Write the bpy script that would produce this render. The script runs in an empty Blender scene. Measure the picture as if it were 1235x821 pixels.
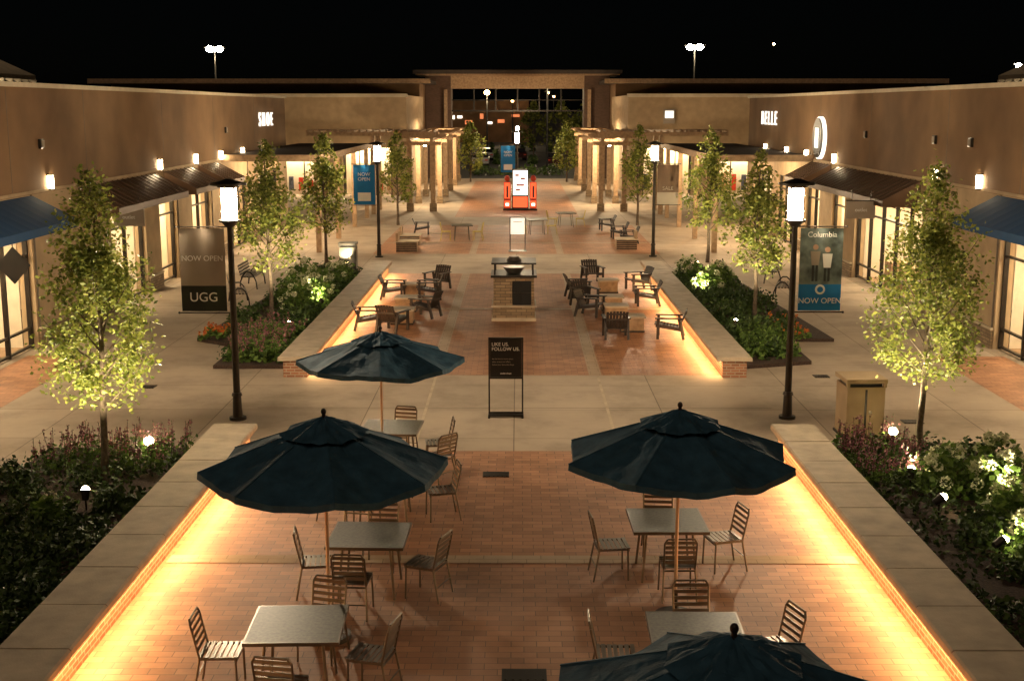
import bpy, math, random
import numpy as np
from mathutils import Vector, Matrix
random.seed(7); rng=np.random.default_rng(7)
sc=bpy.context.scene
R=math.radians
sc.view_settings.view_transform='Standard'
sc.view_settings.look='None'
sc.view_settings.exposure=0

# ---------------------------------------------------------------- materials
def _new(name):
    m=bpy.data.materials.new(name); m.use_nodes=True
    nt=m.node_tree; b=nt.nodes['Principled BSDF']
    return m,nt,b
def rgba(c): return (c[0],c[1],c[2],1)
def ramp(nt,stops):
    r=nt.nodes.new('ShaderNodeValToRGB')
    els=r.color_ramp.elements
    while len(els)<len(stops): els.new(0.5)
    for e,(p,c) in zip(els,stops):
        e.position=p; e.color=rgba(c)
    return r
def mat(name,col,rough=0.7,metal=0.0,var=0.25,scale=3.0,bump=0.0,bscale=30,spec=0.4):
    m,nt,b=_new(name); N=nt.nodes; L=nt.links
    g=N.new('ShaderNodeNewGeometry')
    n=N.new('ShaderNodeTexNoise'); n.inputs['Scale'].default_value=scale; n.inputs['Detail'].default_value=6
    L.new(g.outputs['Position'],n.inputs['Vector'])
    lo=[c*(1-var) for c in col]; hi=[min(1,c*(1+var)) for c in col]
    r=ramp(nt,[(0.3,lo),(0.7,hi)])
    L.new(n.outputs['Fac'],r.inputs['Fac']); L.new(r.outputs['Color'],b.inputs['Base Color'])
    b.inputs['Roughness'].default_value=rough; b.inputs['Metallic'].default_value=metal
    b.inputs['Specular IOR Level'].default_value=spec
    if bump>0:
        n2=N.new('ShaderNodeTexNoise'); n2.inputs['Scale'].default_value=bscale; n2.inputs['Detail'].default_value=5
        L.new(g.outputs['Position'],n2.inputs['Vector'])
        bp=N.new('ShaderNodeBump'); bp.inputs['Strength'].default_value=bump; bp.inputs['Distance'].default_value=0.03
        L.new(n2.outputs['Fac'],bp.inputs['Height']); L.new(bp.outputs['Normal'],b.inputs['Normal'])
    return m
def emis(name,col,s,sample=True):
    m,nt,b=_new(name)
    b.inputs['Base Color'].default_value=rgba([c*0.8 for c in col])
    b.inputs['Emission Color'].default_value=rgba(col)
    b.inputs['Emission Strength'].default_value=s
    if not sample: m.cycles.emission_sampling='NONE'
    return m
def brick(name,c1,c2,mortar,bw,bh,ms=0.008,wall=False,offset=0.5,rough=0.75,dirt=0.3,spec=0.3,bias=0.0):
    m,nt,b=_new(name); N=nt.nodes; L=nt.links
    g=N.new('ShaderNodeNewGeometry')
    if wall:
        s=N.new('ShaderNodeSeparateXYZ'); L.new(g.outputs['Position'],s.inputs[0])
        a=N.new('ShaderNodeMath'); a.operation='ADD'
        L.new(s.outputs['X'],a.inputs[0]); L.new(s.outputs['Y'],a.inputs[1])
        c=N.new('ShaderNodeCombineXYZ'); L.new(a.outputs[0],c.inputs['X']); L.new(s.outputs['Z'],c.inputs['Y'])
        vec=c.outputs[0]
    else: vec=g.outputs['Position']
    t=N.new('ShaderNodeTexBrick'); t.offset=offset
    t.inputs['Scale'].default_value=1; t.inputs['Brick Width'].default_value=bw; t.inputs['Row Height'].default_value=bh
    t.inputs['Mortar Size'].default_value=ms; t.inputs['Mortar Smooth'].default_value=0.2; t.inputs['Bias'].default_value=bias
    t.inputs['Color1'].default_value=rgba(c1); t.inputs['Color2'].default_value=rgba(c2); t.inputs['Mortar'].default_value=rgba(mortar)
    L.new(vec,t.inputs['Vector'])
    n=N.new('ShaderNodeTexNoise'); n.inputs['Scale'].default_value=0.55; n.inputs['Detail'].default_value=10; n.inputs['Roughness'].default_value=0.7
    L.new(g.outputs['Position'],n.inputs['Vector'])
    r=ramp(nt,[(0.3,(1-dirt,)*3),(0.52,(1,)*3),(0.72,(1+dirt*0.35,)*3)]); L.new(n.outputs['Fac'],r.inputs['Fac'])
    mx=N.new('ShaderNodeMix'); mx.data_type='RGBA'; mx.blend_type='MULTIPLY'; mx.inputs['Factor'].default_value=1
    L.new(t.outputs['Color'],mx.inputs['A']); L.new(r.outputs['Color'],mx.inputs['B'])
    L.new(mx.outputs['Result'],b.inputs['Base Color'])
    bp=N.new('ShaderNodeBump'); bp.inputs['Strength'].default_value=0.35; bp.inputs['Distance'].default_value=0.01; bp.invert=True
    L.new(t.outputs['Fac'],bp.inputs['Height']); L.new(bp.outputs['Normal'],b.inputs['Normal'])
    b.inputs['Roughness'].default_value=rough; b.inputs['Specular IOR Level'].default_value=spec
    return m
def leafmat(name,dark,mid,light,trans=0.35):
    m,nt,b=_new(name); N=nt.nodes; L=nt.links
    g=N.new('ShaderNodeNewGeometry')
    r=ramp(nt,[(0.0,dark),(0.5,mid),(1.0,light)]); L.new(g.outputs['Random Per Island'],r.inputs['Fac'])
    L.new(r.outputs['Color'],b.inputs['Base Color']); b.inputs['Roughness'].default_value=0.55
    b.inputs['Specular IOR Level'].default_value=0.3
    if trans>0:
        tr=N.new('ShaderNodeBsdfTranslucent'); L.new(r.outputs['Color'],tr.inputs['Color'])
        mx=N.new('ShaderNodeMixShader'); mx.inputs[0].default_value=trans
        L.new(b.outputs[0],mx.inputs[1]); L.new(tr.outputs[0],mx.inputs[2])
        L.new(mx.outputs[0],N['Material Output'].inputs['Surface'])
    return m

M=dict(
 concrete=brick('concrete_paving',(.43,.345,.26),(.37,.295,.22),(.20,.155,.115),3.06,2.3,.012,offset=0,dirt=.36),
 paver=brick('brick_pavers',(.45,.22,.115),(.31,.145,.075),(.17,.10,.06),.30,.15,.006,dirt=.40,rough=.6,spec=.4),
 band=brick('paver_band',(.45,.34,.24),(.40,.30,.21),(.24,.19,.14),.40,.30,.006,dirt=.2),
 wallbrick=brick('seat_wall_brick',(.42,.19,.10),(.26,.11,.06),(.42,.33,.24),.20,.068,.010,wall=True,dirt=.2),
 coping=mat('coping_stone',(.46,.37,.265),.8,var=.18,scale=3,bump=.15,bscale=40),
 joint=mat('joint',(.16,.13,.1),.9),
 asphalt=mat('asphalt',(.05,.05,.05),.9,var=.3,scale=2),
 paint=mat('road_paint',(.7,.7,.68),.7),
 tan=mat('tan_stucco',(.38,.275,.165),.9,var=.14,scale=2,bump=.1,bscale=60),
 brown=mat('brown_stucco',(.185,.105,.05),.9,var=.24,scale=.6,bump=.1,bscale=60),  # brown stucco, darkened to hold the weaker lamplight on upper shop walls
 cream=mat('cream_trim',(.5,.42,.30),.7,var=.1),
 dkbrick=brick('dark_brick',(.12,.065,.045),(.085,.045,.03),(.10,.075,.05),.22,.075,.01,wall=True),
 roofdk=mat('dark_roof',(.05,.037,.028),.7,var=.2),
 brownmetal=mat('brown_metal',(.10,.055,.03),.5,.3,var=.12),
 bluemetal=mat('blue_awning',(.005,.04,.11),.8,0,var=.1),
 frame=mat('dark_frame',(.03,.025,.02),.4,.5),
 wood=mat('pergola_timber',(.34,.225,.13),.75,var=.25,scale=6),
 pole=mat('bronze_pole',(.035,.028,.022),.4,.6),
 steel=mat('chair_steel',(.17,.14,.11),.34,.75,var=.2),
 tabletop=mat('stone_tabletop',(.095,.085,.055),.42,.0,var=.4,scale=25,spec=.4),
 canopy=mat('umbrella_fabric',(.034,.092,.145),.8,var=.25,scale=6,bump=.8,bscale=6,spec=.25),
 upole=mat('umbrella_pole',(.55,.41,.30),.35,.3,var=.08),
 black=mat('black_panel',(.012,.012,.012),.35),
 dark=mat('dark_wicker',(.03,.022,.018),.55,var=.3),
 mulch=mat('mulch',(.05,.03,.02),.95,var=.6,scale=25,bump=.6,bscale=30),
 bark=mat('bark',(.11,.08,.055),.9,var=.4,scale=20,bump=.5),
 stone=brick('kiosk_stone',(.34,.24,.14),(.20,.135,.08),(.12,.09,.06),.30,.09,.010,wall=True),
 white=mat('white_paint',(.8,.78,.74),.6,var=.04),
 grey=mat('grey_banner',(.32,.265,.21),.8,var=.06),
 blue=mat('blue_banner',(.01,.18,.48),.7,var=.05),
 bluedk=mat('banner_picture',(.12,.15,.14),.7,var=.7,scale=4),
 red=mat('red_panel',(.55,.05,.02),.5),
 skin=mat('picture_skin',(.5,.32,.22),.7),
 lampglass=emis('lamp_glass',(1,.78,.51),900),
 sconce=emis('sconce_glass',(1,.78,.47),58),
 led=emis('led_strip',(1,.60,.24),6,False),
 ceil=emis('shop_ceiling_light',(1,.80,.50),54),
 mast=emis('mast_lamp',(1,.86,.62),400,False),
 mastsmall=emis('far_lamp',(1,.55,.2),60,False),
 spotem=emis('uplight_lens',(1,.8,.45),60,False),
 letters=emis('lit_letters',(1,.97,.88),1.3,False),
 infopanel=emis('notice_added_glow',(1,.93,.82),.75,False),  # plain notice panel, slight glow added so its face reads white
 kioskem=emis('directory_lit',(1,.9,.75),3.0,False),
 redem=emis('directory_red_lit',(1,.10,.03),1.6,False),
 winem=emis('lit_window',(1,.28,.10),.8,False),
 roomwall=mat('shop_wall',(.66,.57,.43),.9,var=.08),
 goods1=mat('goods_a',(.5,.32,.18),.8,var=.6,scale=7),
 goods2=mat('goods_b',(.08,.09,.12),.8,var=.6,scale=7),
 yellow=mat('yellow_chair_paint',(.5,.36,.06),.5),
 leaf=leafmat('tree_leaves',(.07,.095,.018),(.19,.22,.042),(.34,.35,.08)),
 shrub=leafmat('shrub_leaves',(.015,.035,.008),(.045,.08,.018),(.085,.13,.03),0),
 shrubb=leafmat('hydrangea_leaves',(.05,.10,.018),(.11,.19,.035),(.19,.28,.06),.25),
 flower=leafmat('hydrangea_flowers',(.50,.54,.30),(.70,.70,.46),(.8,.8,.6),0),
 purple=leafmat('salvia_flowers',(.16,.06,.09),(.28,.10,.12),(.36,.17,.16),0),
 orange=leafmat('orange_flowers',(.5,.10,.02),(.6,.2,.03),(.5,.06,.02),0),
 carw=mat('car_paint_silver',(.4,.4,.42),.3,.4), carr=mat('car_paint_dark',(.06,.02,.02),.3,.3),
 carg=mat('car_glass',(.02,.02,.025),.1), tyre=mat('tyre',(.02,.02,.02),.9),
)
gm=bpy.data.materials.new('shop_glass'); gm.use_nodes=True
nt=gm.node_tree; nt.nodes.clear()
o=nt.nodes.new('ShaderNodeOutputMaterial'); tr=nt.nodes.new('ShaderNodeBsdfTransparent'); gl=nt.nodes.new('ShaderNodeBsdfGlossy')
gl.inputs['Roughness'].default_value=.03; mx=nt.nodes.new('ShaderNodeMixShader'); mx.inputs[0].default_value=.1
nt.links.new(tr.outputs[0],mx.inputs[1]); nt.links.new(gl.outputs[0],mx.inputs[2]); nt.links.new(mx.outputs[0],o.inputs[0])
M['glass']=gm

# ---------------------------------------------------------------- mesh builder
class MB:
    def __init__(s): s.v=[]; s.f=[]; s.m=[]; s.sm=[]; s.mats=[]
    def mi(s,k):
        if k not in s.mats: s.mats.append(k)
        return s.mats.index(k)
    def add(s,vs,fs,k,smooth=False):
        o=len(s.v); s.v+= [tuple(p) for p in vs]; i=s.mi(k)
        for f in fs: s.f.append([a+o for a in f]); s.m.append(i); s.sm.append(smooth)
    def box(s,x0,x1,y0,y1,z0,z1,k):
        if x0>x1: x0,x1=x1,x0
        if y0>y1: y0,y1=y1,y0
        vs=[(x0,y0,z0),(x1,y0,z0),(x1,y1,z0),(x0,y1,z0),(x0,y0,z1),(x1,y0,z1),(x1,y1,z1),(x0,y1,z1)]
        s.add(vs,[(0,3,2,1),(4,5,6,7),(0,1,5,4),(1,2,6,5),(2,3,7,6),(3,0,4,7)],k)
    def cb(s,cx,cy,cz,sx,sy,sz,k): s.box(cx-sx/2,cx+sx/2,cy-sy/2,cy+sy/2,cz-sz/2,cz+sz/2,k)
    def beam(s,p,q,w,d,k,up=(0,0,1)):
        p=Vector(p); q=Vector(q); a=(q-p).normalized(); u=Vector(up)
        if abs(a.dot(u))>.95: u=Vector((0,1,0))
        b=a.cross(u).normalized(); c=b.cross(a).normalized()
        vs=[]
        for e in (p,q):
            for sb,sc_ in ((-1,-1),(1,-1),(1,1),(-1,1)): vs.append(e+b*w/2*sb+c*d/2*sc_)
        s.add(vs,[(0,1,2,3),(4,7,6,5),(0,4,5,1),(1,5,6,2),(2,6,7,3),(3,7,4,0)],k)
    def cyl(s,p,q,r1,r2,k,n=10,caps=True):
        p=Vector(p); q=Vector(q); a=(q-p).normalized(); u=Vector((0,0,1)) if abs(a.z)<.9 else Vector((1,0,0))
        b=a.cross(u).normalized(); c=b.cross(a).normalized(); vs=[]
        for e,r in ((p,r1),(q,r2)):
            for i in range(n):
                t=2*math.pi*i/n; vs.append(e+b*r*math.cos(t)+c*r*math.sin(t))
        s.add(vs,[(i,(i+1)%n,n+(i+1)%n,n+i) for i in range(n)],k,True)
        if caps: s.add(vs,[tuple(range(n))[::-1],tuple(range(n,2*n))],k)
    def ball(s,c,rx,ry,rz,k,n=12,m=7):
        vs=[];fs=[]
        for j in range(m+1):
            ph=math.pi*j/m
            for i in range(n):
                t=2*math.pi*i/n
                vs.append((c[0]+rx*math.sin(ph)*math.cos(t),c[1]+ry*math.sin(ph)*math.sin(t),c[2]+rz*math.cos(ph)))
        for j in range(m):
            for i in range(n): fs.append((j*n+i,(j+1)*n+i,(j+1)*n+(i+1)%n,j*n+(i+1)%n))
        s.add(vs,fs,k,True)
    def mesh(s,name):
        me=bpy.data.meshes.new(name); me.from_pydata(s.v,[],s.f)
        for k in s.mats: me.materials.append(M[k])
        me.polygons.foreach_set('material_index',s.m); me.polygons.foreach_set('use_smooth',s.sm); me.update()
        return me
    def obj(s,name,parent=None,loc=(0,0,0),rz=0): return inst(s.mesh(name),name,loc,rz,parent)
def inst(me,name,loc=(0,0,0),rz=0,parent=None,scale=1):
    o=bpy.data.objects.new(name,me); sc.collection.objects.link(o)
    o.location=loc; o.rotation_euler=(0,0,rz); o.scale=(scale,)*3
    if parent: o.parent=parent
    return o
def empty(name,loc=(0,0,0),rz=0):
    o=bpy.data.objects.new(name,None); sc.collection.objects.link(o); o.location=loc; o.rotation_euler=(0,0,rz); o.empty_display_size=.3
    return o
def text(body,size,loc,rot,k,parent=None,ext=.003,name='lettering',align='CENTER',sp=1):
    c=bpy.data.curves.new(name,'FONT'); c.body=body; c.size=size; c.extrude=ext; c.align_x=align; c.align_y='CENTER'; c.space_character=sp
    c.materials.append(M[k]); o=bpy.data.objects.new(name,c); sc.collection.objects.link(o)
    o.location=loc; o.rotation_euler=rot
    if parent: o.parent=parent
    return o
def light(name,kind,loc,e,col=(1,.78,.52),rot=None,target=None,parent=None,**kw):
    l=bpy.data.lights.new(name,kind); l.energy=e; l.color=col
    for a,b in kw.items(): setattr(l,a,b)
    o=bpy.data.objects.new(name,l); sc.collection.objects.link(o); o.location=loc
    if rot: o.rotation_euler=rot
    if target: o.rotation_euler=(Vector(target)-Vector(loc)).to_track_quat('-Z','Y').to_euler()
    if parent: o.parent=parent
    return o
def sheet(name,pts,z,k,uvz=0):
    b=MB(); b.add([(x,y,z) for x,y in pts],[tuple(range(len(pts)))],k); return b.obj(name)
def rect(x0,x1,y0,y1): return [(x0,y0),(x1,y0),(x1,y1),(x0,y1)]

# ---------------------------------------------------------------- camera
cd=bpy.data.cameras.new('camera'); cam=bpy.data.objects.new('camera',cd); sc.collection.objects.link(cam)
cam.location=(0.08,0,6.2); cam.rotation_euler=(R(90-10.58),0,R(.29)); cd.lens=43.7; cd.sensor_width=36; cd.clip_end=3000; cd.clip_start=.1
sc.camera=cam
# ---------------------------------------------------------------- world + faint night sky and added soft fill
w=bpy.data.worlds.new('World'); sc.world=w; w.use_nodes=True
wn=w.node_tree; bg=wn.nodes['Background']; sk=wn.nodes.new('ShaderNodeTexSky'); sk.sky_type='NISHITA'; sk.sun_disc=False
sk.sun_elevation=R(50); sk.sun_rotation=R(160)
wn.links.new(sk.outputs[0],bg.inputs[0]); bg.inputs[1].default_value=.00018
light('soft_fill','SUN',(0,0,40),.34,(1,.74,.50),rot=(R(40),0,R(-20)),angle=R(40))  # wide warm fill added to lift the foreground and umbrella tops

# ---------------------------------------------------------------- ground
sheet('ground',rect(-800,800,-200,1500),0,'asphalt')
sheet('pavement',rect(-14.9,14.9,-10,112),.004,'concrete')
sheet('pavement',rect(-30,-14.9,70,112),.004,'concrete'); sheet('pavement',rect(14.9,30,70,112),.004,'concrete')
sheet('brick_paving',rect(-4.9,4.9,3,22.1),.008,'paver')
sheet('brick_paving',rect(-4.9,4.9,28.7,47),.008,'paver')
sheet('brick_paving',rect(-6.2,6.2,53.5,67),.008,'paver')
sheet('brick_paving',rect(-3.6,3.6,72,108),.008,'paver')
for x in (-1.9,1.9):
    sheet('paving_band',rect(x-.15,x+.15,28.7,47),.012,'band'); sheet('paving_band',rect(x-.15,x+.15,53.5,67),.012,'band')
for y in (16.5,9.5,38.5): sheet('paving_band',rect(-4.8,4.8,y-.15,y+.15),.016,'band')
for y in (58,62.5): sheet('paving_band',rect(-6.1,6.1,y-.15,y+.15),.016,'band')
for x in (-1.85,1.95): sheet('expansion_joint',rect(x-.03,x+.03,22.2,28.6),.012,'coping')
sheet('expansion_joint',rect(-5.4,5.4,25.4,25.43),.012,'joint')
sheet('brick_paving',rect(-12.4,-10.2,15,21),.008,'paver')
sheet('brick_paving',rect(10.6,12.4,24.5,31),.008,'paver'); sheet('brick_paving',rect(-12.4,-10.8,24.5,31),.008,'paver')
for (x,y,a,b_) in [(-.3,20.6,.45,.3),(.15,12.9,.5,.3),(-8.9,20.6,.4,.35),(-8.3,27.4,.35,.3),(8.0,24.3,.4,.3),(7.2,28.6,.35,.3),(3.3,21.6,.2,.2)]:
    g=MB(); g.box(-a/2,a/2,-b_/2,b_/2,.0,.012,'frame')
    for i in range(6):
        xx=-a/2+a*(i+.5)/6; g.box(xx-.012,xx+.012,-b_/2+.02,b_/2-.02,.012,.018,'pole')
    g.obj('drain_grate',loc=(x,y,.006))

# ---------------------------------------------------------------- seat walls
def seatwall(side,y0,y1,power):
    e=empty('brick_seat_wall',(0,0,0)); s=side
    b=MB(); b.box(s*4.86,s*5.42,y0+.05,y1-.05,0,.40,'wallbrick'); b.obj('brick_body',e)
    c=MB(); n=int(round((y1-y0)/1.22)); L=(y1-y0)/n
    for i in range(n):
        a=y0+i*L; x0,x1=sorted((s*4.72,s*5.54)); g=.006; t=.025; z0=.40; z1=.50+random.uniform(-.003,.003)
        vs=[(x0,a+g,z0),(x1,a+g,z0),(x1,a+L-g,z0),(x0,a+L-g,z0),(x0,a+g,z1-t),(x1,a+g,z1-t),(x1,a+L-g,z1-t),(x0,a+L-g,z1-t),
            (x0+t,a+g+.008,z1),(x1-t,a+g+.008,z1),(x1-t,a+L-g-.008,z1),(x0+t,a+L-g-.008,z1)]
        c.add(vs,[(0,3,2,1),(0,1,5,4),(1,2,6,5),(2,3,7,6),(3,0,4,7),(4,5,9,8),(5,6,10,9),(6,7,11,10),(7,4,8,11),(8,9,10,11)],'coping')
    c.obj('coping_stones',e)
    l=MB(); l.box(s*4.80,s*4.83,y0+.1,y1-.1,.375,.395,'led'); l.obj('led_strip',e)
    light('strip_light','AREA',(s*4.76,(y0+y1)/2,.385),power,(1,.58,.23),rot=(0,R(28)*s,0),parent=e,shape='RECTANGLE',size=.05,size_y=y1-y0-.2)
seatwall(-1,4,22.2,380); seatwall(1,4,22.2,380)
seatwall(-1,28.4,47,320); seatwall(1,28.4,47,320)

# ---------------------------------------------------------------- planting
def leafmesh(C,size,up=.0,k=None):
    n=len(C); a=rng.normal(size=(n,3)); a[:,2]*=.7; a/=np.linalg.norm(a,axis=1)[:,None]
    t=rng.normal(size=(n,3)); t[:,2]+=up; b=np.cross(a,t); b/=np.linalg.norm(b,axis=1)[:,None]+1e-9
    s=(size*rng.uniform(.6,1.3,n))[:,None]
    V=np.stack([C-a*s*.6,C+b*s*.38,C+a*s*.6,C-b*s*.38],1).reshape(-1,3)
    return V
class LM:
    def __init__(s): s.V=[]; s.m=[]; s.mats=[]
    def add(s,C,size,k,up=0):
        if k not in s.mats: s.mats.append(k)
        s.V.append(leafmesh(np.asarray(C,float),size,up)); s.m+= [s.mats.index(k)]*len(C)
    def obj(s,name,parent=None,loc=(0,0,0),extra=None):
        V=np.concatenate(s.V); n=len(V)//4
        vs=V.tolist(); fs=np.arange(n*4).reshape(-1,4).tolist(); ms=list(s.m); sm=[False]*n; mats=list(s.mats)
        if extra:
            o=len(vs); vs+=extra.v; off=len(mats)
            fs+=[[a+o for a in f] for f in extra.f]; ms+=[a+off for a in extra.m]; sm+=extra.sm; mats+=extra.mats
        me=bpy.data.meshes.new(name); me.from_pydata(vs,[],fs)
        for k in mats: me.materials.append(M[k])
        me.polygons.foreach_set('material_index',ms); me.polygons.foreach_set('use_smooth',sm); me.update()
        return inst(me,name,loc,0,parent)
def tree(x,y,h,wd,z0,ncl=130,per=32,ls=.085):
    e=empty('pear_tree',(x,y,0)); t=MB(); Rw=wd/2; hh=h-z0
    pts=[(0,0,0)]; px=py=0
    for i in range(1,9):
        px+=random.uniform(-.035,.035); py+=random.uniform(-.035,.035); pts.append((px,py,h*.92*i/8))
    for i in range(8):
        r1=.062*(1-i/9)+.008; r2=.062*(1-(i+1)/9)+.008
        t.cyl(pts[i],pts[i+1],r1*(1.25 if i==0 else 1),r2,'bark',8,False)
    def trunk(z):
        f=max(0,min(7.999,z/(h*.92)*8)); i=int(f); a=Vector(pts[i]); b=Vector(pts[i+1]); return a.lerp(b,f-i)
    p1,p2=random.uniform(0,6),random.uniform(0,6)
    def prof(u,a=0):
        return Rw*(math.sin(math.pi*min(1,max(0,u))**.62))**.75*(1-.25*u)*(1+.13*math.sin(2*a+p1+u*5)+.08*math.sin(9*u+p2+a)) if 0<u<1 else 0
    ends=[]
    for i in range(26):
        u=(i+.5)/26*.86+.02; zb=z0-.15+u*hh*.85; a=i*2.4+random.uniform(-.4,.4); r=prof(min(.97,u+.12),a)*random.uniform(.75,1.1)
        st=trunk(zb); en=Vector((r*math.cos(a),r*math.sin(a),min(h,zb+r*random.uniform(.9,1.5))))
        mid=st.lerp(en,.5)+Vector((0,0,-.06)); t.cyl(st,mid,.02,.013,'bark',5,False); t.cyl(mid,en,.013,.004,'bark',5,False); ends.append((st,mid,en))
    lm=LM(); cl=[]
    for i in range(ncl):
        if random.random()<.62:
            st,mid,en=random.choice(ends); f=random.uniform(.35,1.08); c=mid.lerp(en,(f-.35)/.65) 
            c=Vector(c)+Vector((random.gauss(0,.08),random.gauss(0,.08),random.gauss(0,.1)))
        else:
            u=random.uniform(.03,.99); a=random.uniform(0,6.283); rr=prof(u,a)*random.uniform(.45,1.08)
            c=Vector((rr*math.cos(a),rr*math.sin(a),z0+u*hh))
        cl.append(tuple(c))
    cl=np.array(cl); C=np.repeat(cl,per,0)+rng.normal(size=(ncl*per,3))*np.array([.10,.10,.13])*(wd/2.0)**.5
    lm.add(C,ls,'leaf')
    S=[]
    for i in range(ncl*3):
        u=random.uniform(0,1.03); a=random.uniform(0,6.283); rr=prof(min(.99,u),a)*random.uniform(.95,1.22)+.03; S.append((rr*math.cos(a),rr*math.sin(a),z0+u*hh))
    lm.add(np.array(S),ls,'leaf')
    lm.obj('foliage',e); t.obj('trunk_and_limbs',e)
    return e
tree(-6.8,19.9,5.1,2.0,1.35,210,40,.068)
tree(7.3,21.7,5.15,2.1,1.45,210,40,.068)
tree(-7.05,35.4,5.2,1.75,1.6,150,26,.095)
tree(6.95,35.6,4.9,1.75,1.5,150,26,.095)
tree(-7.6,49.5,5.1,2.1,1.3,130,22,.12); tree(7.8,50.5,5.4,2.0,1.3,130,22,.12)
tree(-6.4,67,4.9,1.9,1.2,100,18,.14); tree(6.5,67,5.2,1.9,1.2,100,18,.14)
tree(-4.0,107,5.0,2.6,1.0,80,16,.2); tree(4.2,107,5.0,2.4,1.0,80,16,.2)

def bed(pts):
    b=MB(); n=len(pts); vs=[(x,y,.004) for x,y in pts]+[(x,y,.09) for x,y in pts]
    b.add(vs,[tuple(range(n,2*n))]+[(i,(i+1)%n,n+(i+1)%n,n+i) for i in range(n)],'mulch')
    return b.obj('planting_bed')
bed(rect(-8.5,-5.45,3,22.0)); bed(rect(5.45,8.6,3,22.4))
bed([(-7.3,29.4),(-5.45,29.4),(-5.45,47),(-7.9,47),(-8.6,33),(-7.3,32)]); bed([(5.45,29.4),(7.3,30),(7.3,33),(8.6,33),(7.9,47),(5.45,47)])
def cover(name,regs,k,size,zmax,nclump,per):
    lm=LM(); C=[]
    for _ in range(nclump):
        x0,x1,y0,y1=random.choice(regs); cx=random.uniform(x0,x1); cy=random.uniform(y0,y1); r=random.uniform(.14,.34); hz=random.uniform(.35,1)*zmax
        d=rng.normal(size=(per,3)); d/=np.linalg.norm(d,axis=1)[:,None]; d[:,2]=np.abs(d[:,2])
        d*=rng.uniform(.6,1.05,(per,1)); C.append(np.array([cx,cy,.08])+d*np.array([r,r,hz]))
    lm.add(np.concatenate(C),size,k); lm.obj(name)
cover('groundcover',[(-8.3,-5.7,12,20.8),(-8.3,-5.7,12,17)],'shrub',.075,.5,300,60)
cover('groundcover',[(5.7,8.4,12,21.8),(6.5,8.4,12,18)],'shrub',.075,.45,260,60)
cover('groundcover',[(-8.0,-5.7,33,46.5),(-7.1,-5.7,29.7,46)],'shrub',.10,.5,240,45)
cover('groundcover',[(5.7,8.0,33,46.5),(5.7,7.1,30,46)],'shrub',.10,.45,240,45)
def shrub(name,x,y,r,h,k,nf=0,ls=.10,n=650):
    d=rng.normal(size=(n,3)); d/=np.linalg.norm(d,axis=1)[:,None]; d[:,2]=np.abs(d[:,2])*1.0
    lump=1+.22*np.sin(d[:,0:1]*6+x*3)*np.cos(d[:,1:2]*5+y*2)
    C=d*rng.uniform(.55,1.03,(n,1))*np.array([r,r,h])*lump
    lm=LM(); lm.add(C,ls,k)
    for i in range(nf):
        a=random.uniform(0,6.283); el=random.uniform(.25,1.4); p=np.array([r*math.cos(a)*math.cos(el),r*math.sin(a)*math.cos(el),h*math.sin(el)])*1.02
        q=rng.normal(size=(46,3)); q/=np.linalg.norm(q,axis=1)[:,None]; lm.add(p+q*random.uniform(.06,.10),.05,'flower')
    st=MB()
    for i in range(5):
        a=i*1.26; st.cyl((0,0,0),(r*.5*math.cos(a),r*.5*math.sin(a),h*.6),.012,.006,'bark',5,False)
    lm.obj(name,None,(x,y,.08),st)
for x,y,r,h in [(7.0,19.3,.5,.8),(7.7,18.9,.5,.75),(7.45,17.6,.48,.75),(7.2,16.2,.5,.75),(8.0,17.3,.5,.8),(8.1,20.2,.45,.7),(7.9,15.6,.5,.7)]:
    shrub('hydrangea_bush',x,y,r,h,'shrubb',16,.11)
for x,y,r,h in [(-7.3,17.1,.5,.6),(-8.1,17.8,.5,.6),(-6.6,16,.45,.5),(-7.6,15.5,.5,.6),(-8.2,19.5,.4,.5),(-6.2,18.4,.35,.4)]:
    shrub('boxwood_shrub',x,y,r,h,'shrub',0,.07,700)
shrub('hydrangea_bush',-7.6,14.9,.5,.6,'shrubb',7,.11); shrub('hydrangea_bush',-7.75,16.3,.45,.6,'shrubb',3,.10); shrub('hydrangea_bush',-6.9,17.6,.35,.45,'shrubb',2,.09)
for x,y in [(-6.5,37),(-6.3,38.8),(-7.2,39.5),(-6.7,41),(-6.1,42.6),(-7.3,43.2)]: shrub('hydrangea_bush',x,y,.65,.95,'shrubb',11,.13,500)
for x,y in [(6.5,41.5),(7.1,43),(6.2,44.5)]: shrub('hydrangea_bush',x,y,.6,.85,'shrubb',9,.13,500)
for x,y in [(6.2,36),(6.3,33),(7.6,38),(-7.8,35),(-6.1,34.5),(-7.0,45),(7.4,45.5)]: shrub('boxwood_shrub',x,y,.5,.6,'shrub',0,.1,450)
def spikes(name,x0,x1,y0,y1,n,k,h=.6,s=.045):
    st=MB(); lm=LM(); C=[];G=[]
    for i in range(n):
        x=random.uniform(x0,x1); y=random.uniform(y0,y1); hh=h*random.uniform(.6,1.1); dx=random.gauss(0,.06); dy=random.gauss(0,.06)
        st.beam((x,y,.08),(x+dx,y+dy,.08+hh),.006,.006,'shrub')
        for j in range(12):
            f=random.uniform(.55,1.02); C.append((x+dx*f+random.gauss(0,.018),y+dy*f+random.gauss(0,.018),.08+hh*f))
        for j in range(10):
            f=random.uniform(.02,.6); G.append((x+dx*f+random.gauss(0,.05),y+dy*f+random.gauss(0,.05),.08+hh*f))
    lm.add(np.array(C),s,k); lm.add(np.array(G),s*1.7,'shrubb'); lm.obj(name,None,(0,0,0),st)
spikes('salvia_patch',5.75,7.0,19.5,22.2,170,'purple'); spikes('salvia_patch',-8.2,-5.8,20.2,21.9,150,'purple')
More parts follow.
